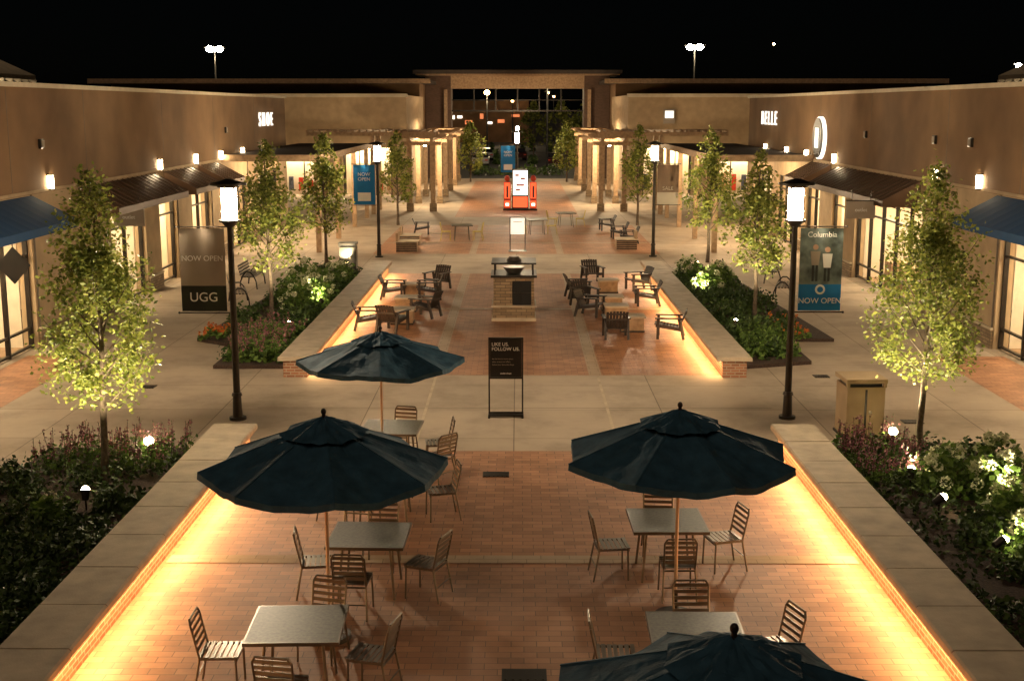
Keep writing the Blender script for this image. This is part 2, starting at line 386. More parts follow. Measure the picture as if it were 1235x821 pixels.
spikes('salvia_patch',-7.1,-5.7,29.6,33.2,170,'purple',.7,.05); spikes('grass_tuft_patch',-7.1,-5.7,29.6,33.2,120,'shrubb',.6,.07); spikes('grass_tuft_patch',5.7,7.1,30.2,33,100,'shrubb',.5,.07)
spikes('marigold_patch',-8.5,-7.9,32.7,34.2,28,'orange',.3,.06); spikes('marigold_patch',7.3,8.0,33,36,25,'orange',.3,.06)

def uplight(x,y,target,e,big=1):
    p=empty('garden_uplight',(x,y,.08)); b=MB(); b.cyl((0,0,0),(0,0,.22),.015,.015,'pole',8)
    d=(Vector(target)-Vector((x,y,.35))).normalized(); c=Vector((0,0,.27))
    b.cyl(c-d*.1,c+d*.06,.05,.075,'pole',12); b.cyl(c+d*.061,c+d*.07,.066,.066,'spotem',12); b.ball(tuple(c+d*.07),.062*big,.062*big,.055*big,'spotem'); b.obj('fixture',p)
    light('uplight_beam','SPOT',tuple(c+d*.18*big),e,(1,.83,.5),rot=d.to_track_quat('-Z','Y').to_euler(),parent=p,spot_size=R(85),spot_blend=.7,shadow_soft_size=.05)
uplight(-6.45,21.3,(-6.8,19.9,3.6),1200,1.4); uplight(6.9,22.0,(7.35,21.5,3.6),900,1.4)
uplight(-6.6,18.4,(-6.85,19.7,3.4),1300); uplight(6.5,19.6,(7.2,21.4,3.4),1300)
uplight(6.5,18.2,(7.5,18.3,1.0),800); uplight(-8.25,16.0,(-7.6,15.2,.6),260); uplight(6.7,16.3,(7.8,16.6,.9),300)
uplight(-6.2,33.6,(-7.0,35.4,3.4),1300); uplight(6.1,34.0,(6.9,35.5,3.2),1300)
uplight(-6.4,47.0,(-7.5,49.4,3.0),1300); uplight(6.9,47.2,(7.7,50.4,3.0),1300)
uplight(-6.0,38.0,(-6.8,39.5,.8),450); uplight(6.0,40.6,(6.6,42.3,.7),450)

# ---------------------------------------------------------------- street lamps
def lampmesh():
    b=MB(); b.cyl((0,0,0),(0,0,.06),.17,.17,'pole',16); b.cyl((0,0,.06),(0,0,.5),.10,.085,'pole',14); b.cyl((0,0,.5),(0,0,.56),.11,.09,'pole',14)
    b.cyl((0,0,.56),(0,0,3.95),.072,.058,'pole',12); b.cyl((0,0,3.9),(0,0,4.0),.08,.17,'pole',14); b.cyl((0,0,4.0),(0,0,4.04),.21,.21,'pole',16)
    b.cyl((0,0,4.05),(0,0,4.64),.135,.135,'lampglass',10)
    for i in range(4):
        a=i*math.pi/2+.78; b.beam((.175*math.cos(a),.175*math.sin(a),4.04),(.175*math.cos(a),.175*math.sin(a),4.70),.022,.022,'pole')
    for z in (4.2,4.5):
        n=16
        for i in range(n):
            a=2*math.pi*i/n; c=2*math.pi*(i+1)/n; b.beam((.18*math.cos(a),.18*math.sin(a),z),(.18*math.cos(c),.18*math.sin(c),z),.012,.012,'pole')
    b.cyl((0,0,4.68),(0,0,4.72),.22,.22,'pole',18); b.cyl((0,0,4.72),(0,0,4.76),.36,.36,'pole',20); b.cyl((0,0,4.76),(0,0,4.84),.3,.06,'pole',20)
    return b.mesh('lamp')
LP=lampmesh()
def lamp(x,y): 
    e=empty('street_lamp',(x,y,0)); inst(LP,'post',parent=e); return e
def banner(e,side,kind,w=.9,zt=3.87,zb=2.22):
    x0,x1=(side*.12,side*(.12+w)); c=(x0+x1)/2; b=MB()
    for z in (zt+.03,zb-.03): b.cyl((0,0,z),(x1+side*.05,0,z),.014,.014,'pole',8); b.ball((x1+side*.06,0,z),.025,.025,.025,'pole',8,5)
    rot=(R(90),0,0); h=zt-zb
    def wavy(za,zc,k,dy=0):
        n=10; vs=[];fs=[]
        for i in range(n+1):
            xx=x0+(x1-x0)*i/n; yy=.012*math.sin(i*.9)+dy
            vs+=[(xx,yy,za),(xx,yy,zc)]
        fs=[(2*i,2*i+2,2*i+3,2*i+1) for i in range(n)]; b.add(vs,fs,k,True)
    if kind=='grey':
        wavy(zb,zb+h*.31,'black'); wavy(zb+h*.31,zt,'grey')
        text('NOW OPEN',.15,(c,-.03,zt-h*.36),rot,'white',e); text('UGG',.26,(c,-.03,zb+h*.17),rot,'white',e)
    elif kind=='blue':
        wavy(zb,zb+h*.32,'blue'); wavy(zb+h*.32,zt,'bluedk')
        text('NOW OPEN',.155,(c,-.03,zb+h*.12),rot,'white',e); text('Columbia',.15,(c,-.03,zt-.13),rot,'white',e)
        b.cyl((c,-.02,zb+h*.26),(c,-.03,zb+h*.26),.1,.1,'white',16); b.cyl((c,-.031,zb+h*.26),(c,-.035,zb+h*.26),.06,.06,'blue',16)
        for dx,hh in ((-.12,0),(.12,-.05)):
            z=zb+h*.36; b.box(c+dx-.06,c+dx-.015,-.026,-.022,z,z+.32+hh,'black'); b.box(c+dx+.015,c+dx+.06,-.026,-.022,z,z+.32+hh,'black')
            b.add([(c+dx-.07,-.027,z+.32+hh),(c+dx+.07,-.027,z+.32+hh),(c+dx+.1,-.027,z+.6+hh),(c+dx-.1,-.027,z+.6+hh)],[(0,1,2,3)],'white' if dx>0 else 'grey')
            b.cyl((c+dx,-.024,z+.68+hh),(c+dx,-.03,z+.68+hh),.055,.055,'skin',12)
    elif kind=='blue2':
        wavy(zb,zt,'blue'); text('NOW\nOPEN',.2,(c,-.03,zt-h*.3),rot,'white',e); b.box(c-.3*w,c+.3*w,-.03,-.025,zb+.15,zb+.5,'white')
    else:
        wavy(zb,zb+h*.3,'grey'); wavy(zb+h*.3,zt,'brownmetal'); text('SALE',.22,(c,-.03,zt-h*.6),rot,'grey',e)
    b.obj('banner',e)
e=lamp(-5.6,24.45); banner(e,-1,'grey')
e=lamp(5.55,24.6); banner(e,1,'blue',.85)
e=lamp(-5.8,52.3); banner(e,-1,'blue2'); e=lamp(5.8,52.6); banner(e,1,'dark')
e=lamp(0,79); banner(e,-1,'blue2'); lamp(0,108)

# ---------------------------------------------------------------- umbrellas / tables / chairs
def umbrella(x,y,rim,top,dia,rot):
    e=empty('patio_umbrella',(x,y,0),rot); b=MB(); Rr=dia/2; rise=top-rim-.12
    def tier(r0,r1,zf,k,seed):
        rg=random.Random(seed); ns=8; nr=12; n=8*ns; vs=[];fs=[]
        wob=[rg.uniform(.4,1.7) for _ in range(8)]; ph=[rg.uniform(0,6) for _ in range(8)]
        for j in range(nr+1):
            r=r0+(r1-r0)*j/nr
            for i in range(n):
                a=2*math.pi*i/n; fr=(i%ns)/ns; pa=(fr-.5)*math.pi/4; g_=i//ns
                q=r*Rr*(math.cos(math.pi/8)/math.cos(pa))
                q*=1-.03*math.sin(math.pi*fr)*r
                s_=math.sin(math.pi*fr)
                z=zf(r)-.065*wob[g_]*s_*r+.014*math.sin(j*.9+fr*6+ph[g_])*s_+.008*math.sin(fr*14-j*.6+ph[g_])*s_
                vs.append((q*math.cos(a),q*math.sin(a),z))
        for j in range(nr):
            for i in range(n): fs.append((j*n+i,(j+1)*n+i,(j+1)*n+(i+1)%n,j*n+(i+1)%n))
        o=len(vs)
        if r1==1:
            for i in range(n):
                p=vs[nr*n+i]; vs.append((p[0]*1.005,p[1]*1.005,p[2]-.075))
            for i in range(n): fs.append((nr*n+i,o+i,o+(i+1)%n,nr*n+(i+1)%n))
        b.add(vs,fs,k,False)
    zf=lambda r: rim+rise*(1-r**1.12)
    tier(.2,1,zf,'canopy',int(x*10)); tier(.02,.36,lambda r: zf(r)+.075-.05*r,'canopy',int(y*10))
    for i in range(8):
        a=2*math.pi*i/8; ca,sa=math.cos(a),math.sin(a)
        b.beam((Rr*.36*ca*.924/.924,Rr*.36*sa,zf(.36)+.004),(Rr*ca,Rr*sa,zf(1)+.004),.022,.008,'canopy')
    b.obj('canopy',e)
    p=MB(); p.cyl((0,0,.02),(0,0,top-.05),.021,.021,'upole',12); p.cyl((0,0,top-.12),(0,0,top-.02),.035,.02,'pole',12); p.ball((0,0,top+.01),.032,.032,.04,'pole')
    p.cyl((0,0,0),(0,0,.06),.26,.25,'dark',24); p.cyl((0,0,.06),(0,0,.35),.035,.032,'pole',12); p.cyl((0,0,rim-.25),(0,0,rim-.17),.04,.04,'pole',12)
    for i in range(8):
        a=2*math.pi*i/8; ca,sa=math.cos(a),math.sin(a)
        p.beam((.03*ca,.03*sa,zf(0)-.04),(Rr*.5*ca,Rr*.5*sa,zf(.5)-.03),.014,.02,'pole'); p.beam((Rr*.5*ca,Rr*.5*sa,zf(.5)-.03),(Rr*.985*ca,Rr*.985*sa,zf(1)-.015),.012,.018,'pole')
        p.beam((.035*ca,.035*sa,rim-.2),(Rr*.5*ca,Rr*.5*sa,zf(.5)-.04),.01,.015,'pole')
    p.obj('pole_and_ribs',e)
umbrella(-2.16,13.9,2.13,2.76,2.88,.22); umbrella(-2.25,20.65,2.02,2.54,2.84,.1)
umbrella(2.02,14.5,2.10,2.70,2.84,.32); umbrella(1.55,7.95,2.1,2.72,2.76,.2)

def tablemesh():
    b=MB(); s=.5; b.cb(0,0,.735,.96,.96,.025,'tabletop'); 
    for a in (-1,1):
        b.cb(0,a*.49,.728,1.0,.02,.04,'steel'); b.cb(a*.49,0,.728,.02,.96,.04,'steel')
    for a in (-1,1):
        for c in (-1,1): b.cyl((a*.36,c*.36,0),(a*.30,c*.30,.72),.017,.017,'steel',8)
    b.cb(0,.3,.69,.62,.03,.03,'steel'); b.cb(0,-.3,.69,.62,.03,.03,'steel')
    return b.mesh('table')
def chairmesh(k='steel'):
    b=MB()
    for a in (-1,1):
        b.cyl((a*.21,.20,0),(a*.20,.19,.44),.013,.013,k,8); b.cyl((a*.22,-.27,0),(a*.20,-.19,.44),.013,.013,k,8)
        b.cyl((a*.20,-.19,.43),(a*.205,-.27,.80),.013,.013,k,8); b.cyl((a*.205,-.27,.80),(a*.17,-.285,.86),.013,.013,k,8)
        b.beam((a*.20,-.20,.43),(a*.20,.21,.43),.018,.028,k)
    b.cyl((-.17,-.285,.86),(.17,-.285,.86),.013,.013,k,8)
    for i in range(7):
        y=-.18+i*.063; b.cb(0,y,.45-.006*math.sin(i/6*3.14),.42,.045,.01,k)
    for i in range(5):
        f=i/4; z=.53+f*.28; y=-.205-.068*f; b.beam((-.2,y,z),(.2,y,z),.008,.042,k)
    b.beam((-.2,.2,.41),(.2,.2,.41),.02,.02,k); b.beam((-.2,-.2,.41),(.2,-.2,.41),.02,.02,k)
    b.beam((-.21,-.24,.2),(.21,-.24,.2),.012,.012,k)
    return b.mesh('chair')
TB=tablemesh(); CH=chairmesh(); CHY=chairmesh('yellow')
def chair(x,y,fx,fy,me=CH):
    th=math.atan2(-fx,fy)+random.uniform(-.15,.15); inst(me,'slatted_chair',(x,y,.016),th)
def setting(x,y,rot,ch):
    inst(TB,'patio_table',(x,y,.016),rot)
    for dx,dy in ch:
        chair(x+dx,y+dy,-dx,-dy)
setting(-2.29,12.56,.03,[(-.83,0),(.80,-.08),(-.02,-.82),(.12,.80)])
setting(-1.85,15.4,-.03,[(-.66,-.15),(.75,-.2),(-.12,-.78),(.05,.78)])
setting(-1.95,18.2,.02,[(-.75,.1),(.85,.1),(-.25,-.75),(0.1,.8)])
setting(-2.12,20.95,-.05,[(.85,-.75),(.1,.75),(.8,.1)])
setting(2.08,16.0,.02,[(-.75,-.1),(.8,.2),(.05,-.8),(-.02,.78)])
setting(1.97,12.4,-.02,[(-.85,.1),(.88,.3),(.1,.85),(.0,-.8)])
for x,y,me in [(-2.6,59,CHY),(1.0,62,CHY),(2.6,66,CHY)]:
    inst(TB,'patio_table',(x,y,.016),.1); chair(x-.75,y,1,0,me); chair(x+.75,y,-1,0,me)

def loungemesh():
    b=MB(); k='dark'
    for a in (-1,1):
        b.cb(a*.31,.28,.28,.06,.07,.56,k); b.beam((a*.31,-.42,0),(a*.31,-.28,.56),.06,.07,k); b.beam((a*.32,-.38,.575),(a*.32,.36,.575),.11,.03,k)
        b.beam((a*.26,.34,.37),(a*.26,-.34,.26),.03,.09,k)
    for i in range(8):
        f=i/7; b.beam((-.28,.34-.62*f,.40-.11*f),(.28,.34-.62*f,.40-.11*f),.075,.018,k)
    for i in range(7):
        x=-.25+i*.083; b.beam((x,-.28,.30),(x*1.06,-.50,.78+.02*math.cos(x*6)),.07,.018,k,up=(0,1,0))
    b.beam((-.28,-.40,.56),(.28,-.40,.56),.03,.05,k); b.beam((-.28,-.47,.72),(.28,-.47,.72),.03,.05,k)
    return b.mesh('lounge_chair')
LG=loungemesh()
def lounge(x,y,fx,fy): inst(LG,'lounge_chair',(x,y,.016),math.atan2(-fx,fy)+random.uniform(-.15,.15))
for a in [(-4.15,34.9,1,.1),(-4.0,40.6,1,-.2),(-3.45,34.6,.3,1),(-2.75,37.0,-1,.3),(-2.9,40.6,-1,-.2),(-2.75,42.8,-.6,-1),
          (4.2,42.7,-1,-.3),(4.15,39.3,-1,0),(4.2,33.6,-1,.2),(2.1,40.9,1,.2),(2.75,44.4,.2,-1),(2.3,37.2,1,-.3),(2.75,33.6,.1,1),(2.2,39.0,.6,-1)]: lounge(*a)
def ctable(x,y):
    b=MB(); b.cb(0,0,.42,.72,.72,.05,'coping'); b.cb(0,0,.22,.62,.62,.35,'wood'); b.cb(0,0,.022,.66,.66,.044,'dark'); b.obj('coffee_table',loc=(x,y,.012))
for x,y in [(-3.3,35.9),(-3.4,38.2),(-3.4,41.2),(3.15,42.2),(3.0,38.4),(3.3,34.7),(3.0,36.6)]: ctable(x,y)
def fseat(x,y,s):
    b=MB(); b.cb(0,0,.22,.9,.9,.44,'wood'); b.cb(0,0,.46,1.0,1.0,.05,'coping'); b.cb(s*.42,0,.66,.1,.9,.35,'wood')
    for i in range(5): b.cb(0,-.455,.06+i*.085,.9,.01,.05,'dark')
    b.obj('wooden_lounge_seat',loc=(x,y,.006))
fseat(-4.8,54.5,-1); fseat(4.9,55.5,1); fseat(-4.9,57.2,-1)
lounge(4.9,60,-1,0); lounge(-4.7,62,1,0); lounge(4.6,64,-1,0); lounge(5.2,57.8,-1,0)

# ---------------------------------------------------------------- central fireplace kiosk
e=empty('stone_fire_kiosk',(-.05,36.9,0)); b=MB()
b.box(-.66,.66,-.66,.66,0,.1,'coping'); b.box(-.62,.62,-.62,.62,.1,.42,'stone'); b.box(-.66,.66,-.66,.66,.42,.47,'coping')
b.box(-.6,-.05,-.6,.6,.47,1.3,'stone'); b.box(.52,.6,-.6,.6,.47,1.3,'stone'); b.box(-.05,.52,-.2,.6,.47,1.3,'stone'); b.box(-.05,.52,-.6,-.2,1.2,1.3,'stone')
b.box(-.045,.515,-.56,-.205,.48,1.19,'black'); b.box(.2,.215,-.6,-.57,.48,1.19,'frame'); b.box(-.04,.51,-.6,-.57,.83,.85,'frame')
b.box(-.68,.68,-.68,.68,1.3,1.37,'frame')
for a in (-1,1):
    for c in (-1,1): b.cb(a*.56,c*.56,1.53,.05,.05,.32,'frame')
b.box(-.66,.66,-.66,.66,1.69,1.74,'frame'); b.cyl((0,0,1.37),(0,0,1.55),.2,.34,'steel',20); b.cyl((0,0,1.74),(0,0,1.86),.25,.14,'steel',18)
b.obj('body',e)

# ---------------------------------------------------------------- freestanding signs
e=empty('promotional_sign_stand',(-.17,24.75,0)); b=MB()
for a in (-1,1): b.cb(a*.34,0,.83,.03,.03,1.62,'frame'); b.cb(a*.34,0,.02,.04,.42,.03,'frame')
b.cb(0,0,1.625,.71,.03,.03,'frame'); b.cb(0,0,.80,.65,.03,.03,'frame'); b.cb(0,0,.08,.65,.03,.03,'frame'); b.cb(0,-.002,1.215,.645,.02,.79,'black'); b.cb(0,0,.05,.72,.3,.02,'frame')
b.obj('frame',e); text('LIKE US.\nFOLLOW US.',.098,(-.29,-.02,1.45),(R(90),0,0),'white',e,align='LEFT')
for i,l in enumerate(['be the first to know about','sales, events and offers','follow your favourite shops']): text(l,.040,(-.28,-.02,1.2-i*.06),(R(90),0,0),'grey',e,align='LEFT')
text('outlet shops',.045,(0,-.02,.9),(R(90),0,0),'white',e)
e=empty('information_stand',(0.05,54.5,0)); b=MB(); b.cb(-.33,0,.75,.04,.04,1.5,'frame'); b.cb(.33,0,.75,.04,.04,1.5,'frame'); b.cb(0,0,1.12,.62,.03,.72,'infopanel'); b.cb(0,0,.03,.8,.5,.03,'frame'); b.cb(0,0,1.5,.7,.05,.04,'frame')
b.cb(0,-.018,1.3,.4,.003,.03,'grey'); b.obj('panel',e)
e=empty('illuminated_directory',(.2,76.8,0)); b=MB()
b.box(-1.05,1.05,-.2,.2,0,.12,'frame'); b.box(-.5,.5,-.12,.12,.12,2.55,'frame'); b.box(-.44,.44,-.13,-.125,.95,2.45,'kioskem'); b.box(-.44,.44,-.13,-.125,.2,.85,'redem')
for i,(x,z,w_) in enumerate([(-.2,2.1,.25),(.15,1.9,.3),(0,1.5,.5),(-.15,1.2,.3)]): b.box(x-w_/2,x+w_/2,-.135,-.131,z,z+.12,'red')
for a in (-1,1):
    b.box(a*.6,a*1.0,-.1,.1,.12,1.75,'red'); b.box(a*.64,a*.96,-.11,-.105,.75,1.7,'redem'); b.ball((a*.8,-.02,1.95),.17,.12,.2,'red'); b.box(a*.64,a*.96,-.11,-.105,.2,.6,'redem')
    b.box(a*.74,a*.86,-.115,-.111,.8,1.5,'black'); b.box(a*.7,a*.9,-.115,-.111,.3,.45,'kioskem')
b.obj('panels',e)

def bin_(x,y,k='tan',w=.78,h=1.17):
    b=MB(); b.box(-w/2,w/2,-w/2,w/2,.0,.05,'frame'); b.box(-w/2+.03,w/2-.03,-w/2+.03,w/2-.03,.05,h-.16,k); b.box(-w/2+.08,w/2-.08,-w/2+.08,w/2-.08,h-.16,h-.08,'black'); b.box(-w/2,w/2,-w/2,w/2,h-.08,h,k)
    b.box(-.02,.02,-w/2+.022,-w/2+.03,.1,h-.2,'frame'); b.box(-w/2+.01,-w/2+.07,-w/2+.01,-w/2+.07,h-.16,h-.08,k); b.box(w/2-.07,w/2-.01,-w/2+.01,-w/2+.07,h-.16,h-.08,k)
    b.box(.06,.12,-w/2+.018,-w/2+.03,.5,.56,'steel'); b.obj('litter_bin',loc=(x,y,.006),rz=.03)
bin_(6.65,23.3,'tan'); bin_(-6.5,47.9,'frame',.7,1.1)
def bench(x,y,rz):
    b=MB()
    for a in (-.7,.7):
        n=7
        for i in range(n):
            t0=math.pi*i/n; t1=math.pi*(i+1)/n; b.beam((a,-.3*math.cos(t0),.62*math.sin(t0)),(a,-.3*math.cos(t1),.62*math.sin(t1)),.05,.04,'frame')
    for i in range(5): b.cb(0,-.2+i*.1,.44,1.6,.075,.03,'frame')
    for i in range(4): b.beam((-.8,-.26-.02*i,.52+i*.1),(.8,-.26-.02*i,.52+i*.1),.02,.07,'frame')
    b.obj('park_bench',loc=(x,y,.006),rz=rz)
bench(-8.9,39.5,R(-75)); bench(8.9,41,R(75)); bench(-9.3,43.5,R(-90)); bench(9.2,45,R(90))

# ---------------------------------------------------------------- shops either side
def mannequin(b,x,y):
    k='white'; b.cyl((x,y,0),(x,y,.04),.2,.2,'steel',14)
    for a in (-.08,.08): b.cyl((x,y+a,.04),(x,y+a,.5),.045,.065,'goods2',8); b.cyl((x,y+a,.5),(x,y+a*.9,.95),.065,.095,'goods2',8)
    b.cyl((x,y,.9),(x,y,1.1),.17,.13,'goods1',12); b.cyl((x,y,1.1),(x,y,1.42),.13,.19,'goods1',12); b.cyl((x,y,1.42),(x,y,1.52),.19,.06,'goods1',12)
    b.cyl((x,y,1.5),(x,y,1.6),.05,.05,k,8); b.ball((x,y,1.70),.085,.085,.12,k)
    for a in (-1,1): b.cyl((x,y+a*.19,1.42),(x,y+a*.26,1.1),.05,.042,'goods1',8); b.cyl((x,y+a*.26,1.1),(x+.05,y+a*.25,.82),.04,.03,k,8)
def shop(side,y0,y1,ops,seed):
    rg=random.Random(seed); s=side; E=empty('shop_building',(0,0,0))
    b=MB(); b.box(s*12.5,s*12.9,y0,y1,4.0,6.72,'brown'); b.obj('upper_wall',E)
    b=MB(); b.box(s*12.5,s*12.9,y0,y1,3.1,4.0,'tan'); c=y0
    for a,d in ops+[(y1,y1)]:
        if a>c:
            b.box(s*12.5,s*12.9,c,a,0,3.1,'tan'); b.box(s*12.44,s*12.5,c+.05,a-.05,.0,.5,'stone'); b.box(s*12.42,s*12.5,c+.04,a-.04,.5,.56,'cream')
            if a-c>2:
                b.box(s*12.46,s*12.5,c+.1,c+.14,.56,4.0,'joint')
        c=d
    b.obj('lower_wall',E)
    b=MB(); b.box(s*12.40,s*13.0,y0-.1,y1+.1,6.72,6.84,'cream'); b.box(s*12.46,s*12.5,y0,y1,4.02,4.10,'tan') ; b.obj('parapet_coping',E)
    for yy in (31,36.5,44.5,52,60):
        j=MB(); j.box(s*12.495,s*12.5,yy-.012,yy+.012,4.12,6.7,'joint'); j.obj('wall_joint',E)
    b=MB(); b.box(s*12.9,s*32,y0,y1,6.2,6.4,'roofdk'); b.box(s*15.6,s*32,y0,y1,0,6.2,'tan'); b.box(s*12.9,s*15.6,y1-.3,y1,0,6.2,'tan'); b.obj('roof_and_body',E)
    f=MB(); g=MB(); r=MB()
    for n,(a,d) in enumerate(ops):
        L=d-a; k=max(1,int(round(L/1.5)))
        for i in range(k+1):
            yy=a+.04+(L-.08)*i/k; f.box(s*12.62,s*12.74,yy-.035,yy+.035,.02,3.08,'frame')
        for z in (.08,.55,2.45,3.06):
            for i in range(k):
                ya=a+.075+(L-.08)*i/k-.0; yb=a+.005+(L-.08)*(i+1)/k
                f.box(s*12.64,s*12.72,ya,yb,z-.03,z+.03,'frame')
        g.add([(s*12.68,a+.05,.05),(s*12.68,d-.05,.05),(s*12.68,d-.05,3.05),(s*12.68,a+.05,3.05)],[(0,1,2,3)],'glass')
        xb=s*15.55; xf=s*12.92
        r.add([(xb,a,0.02),(xb,d,0.02),(xb,d,3.2),(xb,a,3.2)],[(0,1,2,3)],'roomwall')
        for yy in (a,d): r.add([(xf,yy,0.02),(xb,yy,0.02),(xb,yy,3.2),(xf,yy,3.2)],[(0,1,2,3)],'roomwall')
        r.add([(xf,a,3.2),(xb,a,3.2),(xb,d,3.2),(xf,d,3.2)],[(0,1,2,3)],'roomwall'); r.add([(xf,a,.02),(xb,a,.02),(xb,d,.02),(xf,d,.02)],[(0,1,2,3)],'wood')
        q=max(1,int(L/3.5))
        for i in range(q):
            yc=a+L*(i+.5)/q; r.add([(s*13.3,yc-.5,3.15),(s*13.3,yc+.5,3.15),(s*14.6,yc+.5,3.15),(s*14.6,yc-.5,3.15)],[(0,1,2,3)],'ceil')
        yy=a+.3
        while yy<d-1.2:
            for z in (.5,1.1,1.7,2.3):
                r.box(s*15.15,s*15.53,yy,yy+1.1,z,z+.03,'white')
                x=yy+.05
                while x<yy+1.0:
                    ww=rg.uniform(.08,.22); r.box(s*15.2,s*15.45,x,x+ww,z+.03,z+rg.uniform(.15,.42),rg.choice(['goods1','goods2','grey','red','white'])); x+=ww+.03
            yy+=1.25
        if L>3:
            yy=a+.8
            while yy<d-.6: mannequin(r,s*13.3,yy) if rg.random()<.5 else r.box(s*13.2,s*14.0,yy-.4,yy+.4,.02,.85,'goods1'); yy+=1.6
    f.obj('window_frames',E); g.obj('window_glass',E); r.obj('shop_interior',E)
    return E
EL=shop(-1,8,68,[(20,32),(38.3,41.9),(43.6,45.8),(48,51),(54,58),(60.5,65.5)],1)
ER=shop(1,8,68,[(20,32),(38.3,46),(47.5,49.5),(51.5,54),(56,60),(61.5,66)],2)
def awning(side,y0,y1,k,par,zt=3.98,zb=3.38,pr=1.15):
    s=side; b=MB(); xw=s*12.49; xo=s*(12.49-pr); n=int((y1-y0)/.5)
    for i in range(n):   # fabric / metal bays with slight sag between the ribs
        a=y0+(y1-y0)*i/n; d=y0+(y1-y0)*(i+1)/n; m_=(a+d)/2; sg=.02 if k=='bluemetal' else 0
        xm=(xw+xo)/2; zm=(zt+zb)/2
        b.add([(xw,a,zt),(xw,m_,zt),(xw,d,zt),(xm,a,zm),(xm,m_,zm-sg),(xm,d,zm),(xo,a,zb),(xo,m_,zb-sg*.5),(xo,d,zb)],[(0,1,4,3),(1,2,5,4),(3,4,7,6),(4,5,8,7)],k,True)
    b.add([(xw,y0,zt-.05),(xw,y1,zt-.05),(xo,y1,zb-.05),(xo,y0,zb-.05)],[(0,3,2,1)],k)
    b.add([(xo,y0,zb),(xo,y1,zb),(xo,y1,zb-.2),(xo,y0,zb-.2)],[(0,1,2,3)],k)
    for y in (y0,y1): b.add([(xw,y,zt),(xo,y,zb),(xo,y,zb-.2),(xw,y,zb-.2)],[(0,1,2,3)],k)
    if k!='bluemetal':
        for i in range(n+1):
            y=y0+(y1-y0)*i/n; b.beam((xw,y,zt+.012),(xo,y,zb+.012),.025,.025,k)
    for y in (y0+.1,y1-.1): b.beam((xw,y,zb-.45),(xo,y,zb-.1),.03,.03,'frame')
    return b.obj('awning',par)
for a,d,k in [(19,32.2,'bluemetal'),(35.6,43.2,'brownmetal'),(44.3,48.2,'brownmetal'),(49.2,52.2,'brownmetal')]: awning(-1,a,d,k,EL)
for a,d,k in [(19,32.4,'bluemetal'),(38.6,48.6,'brownmetal'),(49.8,53,'brownmetal')]: awning(1,a,d,k,ER)
def sconce(side,y,par,z=4.26):
    s=side; b=MB(); b.box(s*12.37,s*12.49,y-.065,y+.065,z-.17,z+.17,'sconce'); b.box(s*12.35,s*12.495,y-.085,y+.085,z+.17,z+.21,'frame'); b.box(s*12.35,s*12.495,y-.085,y+.085,z-.21,z-.17,'frame'); b.obj('wall_light',par)
for y in (33.4,43.75,48.7,52.8,57,62): sconce(-1,y,EL)
for y in (33.6,37.2,49.2,54,58,63): sconce(1,y,ER)
for s,par,ys in ((-1,EL,(33,54)),(1,ER,(34.5,37.5,45))):
    for y in ys:
        b=MB(); b.box(s*12.42,s*12.495,y-.12,y+.12,5.15,5.4,'frame'); b.box(s*12.40,s*12.42,y-.09,y+.09,5.18,5.37,'grey'); b.obj('wall_vent',par)
for s,par in ((-1,EL),(1,ER)):
    b=MB(); b.box(s*8.3,s*12.49,53,72,4.1,4.22,'roofdk'); b.box(s*8.22,s*8.3,52.92,72.08,3.98,4.26,'wood'); b.box(s*8.3,s*12.49,52.92,53,3.98,4.26,'wood'); b.box(s*8.32,s*12.47,53.02,71.9,4.05,4.095,'wood')
    for y in (54,60,66,71.5): b.cb(s*8.6,y,2.03,.22,.22,4.04,'wood')
    b.obj('flat_canopy',par)
    for y in (57,64): 
        b=MB(); b.cyl((s*10.3,y,3.98),(s*10.3,y,4.04),.12,.12,'sconce',8); b.obj('canopy_downlight',par)
text('SHOE',.95,(-12.45,62.6,5.62),(R(90),0,R(90)),'letters',EL,.03,'shop_lettering',sp=1.7)
text('BELLE',.95,(12.45,62.4,5.68),(R(90),0,R(-90)),'letters',ER,.03,'shop_lettering',sp=1.7)
b=MB(); b.cyl((12.5,51.6,5.0),(12.35,51.6,5.0),.86,.86,'letters',32); b.cyl((12.35,51.6,5.0),(12.3,51.6,5.0),.80,.80,'black',32); b.box(12.27,12.3,51.35,51.85,4.6,5.4,'letters'); b.obj('round_logo_sign',ER)
def blade(x0,x1,y,z0,z1,txt):
    e=empty('hanging_shop_sign',(0,0,0)); b=MB(); b.box(x0,x1,y-.03,y+.03,z0,z1,'grey'); b.box(x0-.02,x1+.02,y-.035,y+.035,z1,z1+.03,'frame')
    for x in (x0+.15,x1-.15): b.beam((x,y,z1),(x,y,z1+.35),.02,.02,'frame')
    b.obj('panel',e); text(txt,.16,((x0+x1)/2,y-.035,(z0+z1)/2),(R(90),0,0),'white',e)
blade(-12.3,-11.35,38.0,2.65,3.2,'outlet'); blade(10.5,11.4,39.6,2.75,3.3,'outlet')
b=MB(); b.add([(-12.4,29.5,2.5),(-12.0,29.5,2.05),(-11.6,29.5,2.5),(-12.0,29.5,2.95)],[(0,1,2,3)],'black'); b.add([(-12.4,29.54,2.5),(-12.0,29.54,2.05),(-11.6,29.54,2.5),(-12.0,29.54,2.95)],[(0,1,2,3)],'black'); b.beam((-12.0,29.52,2.95),(-12.0,29.52,3.3),.02,.02,'frame'); b.obj('diamond_shop_sign')

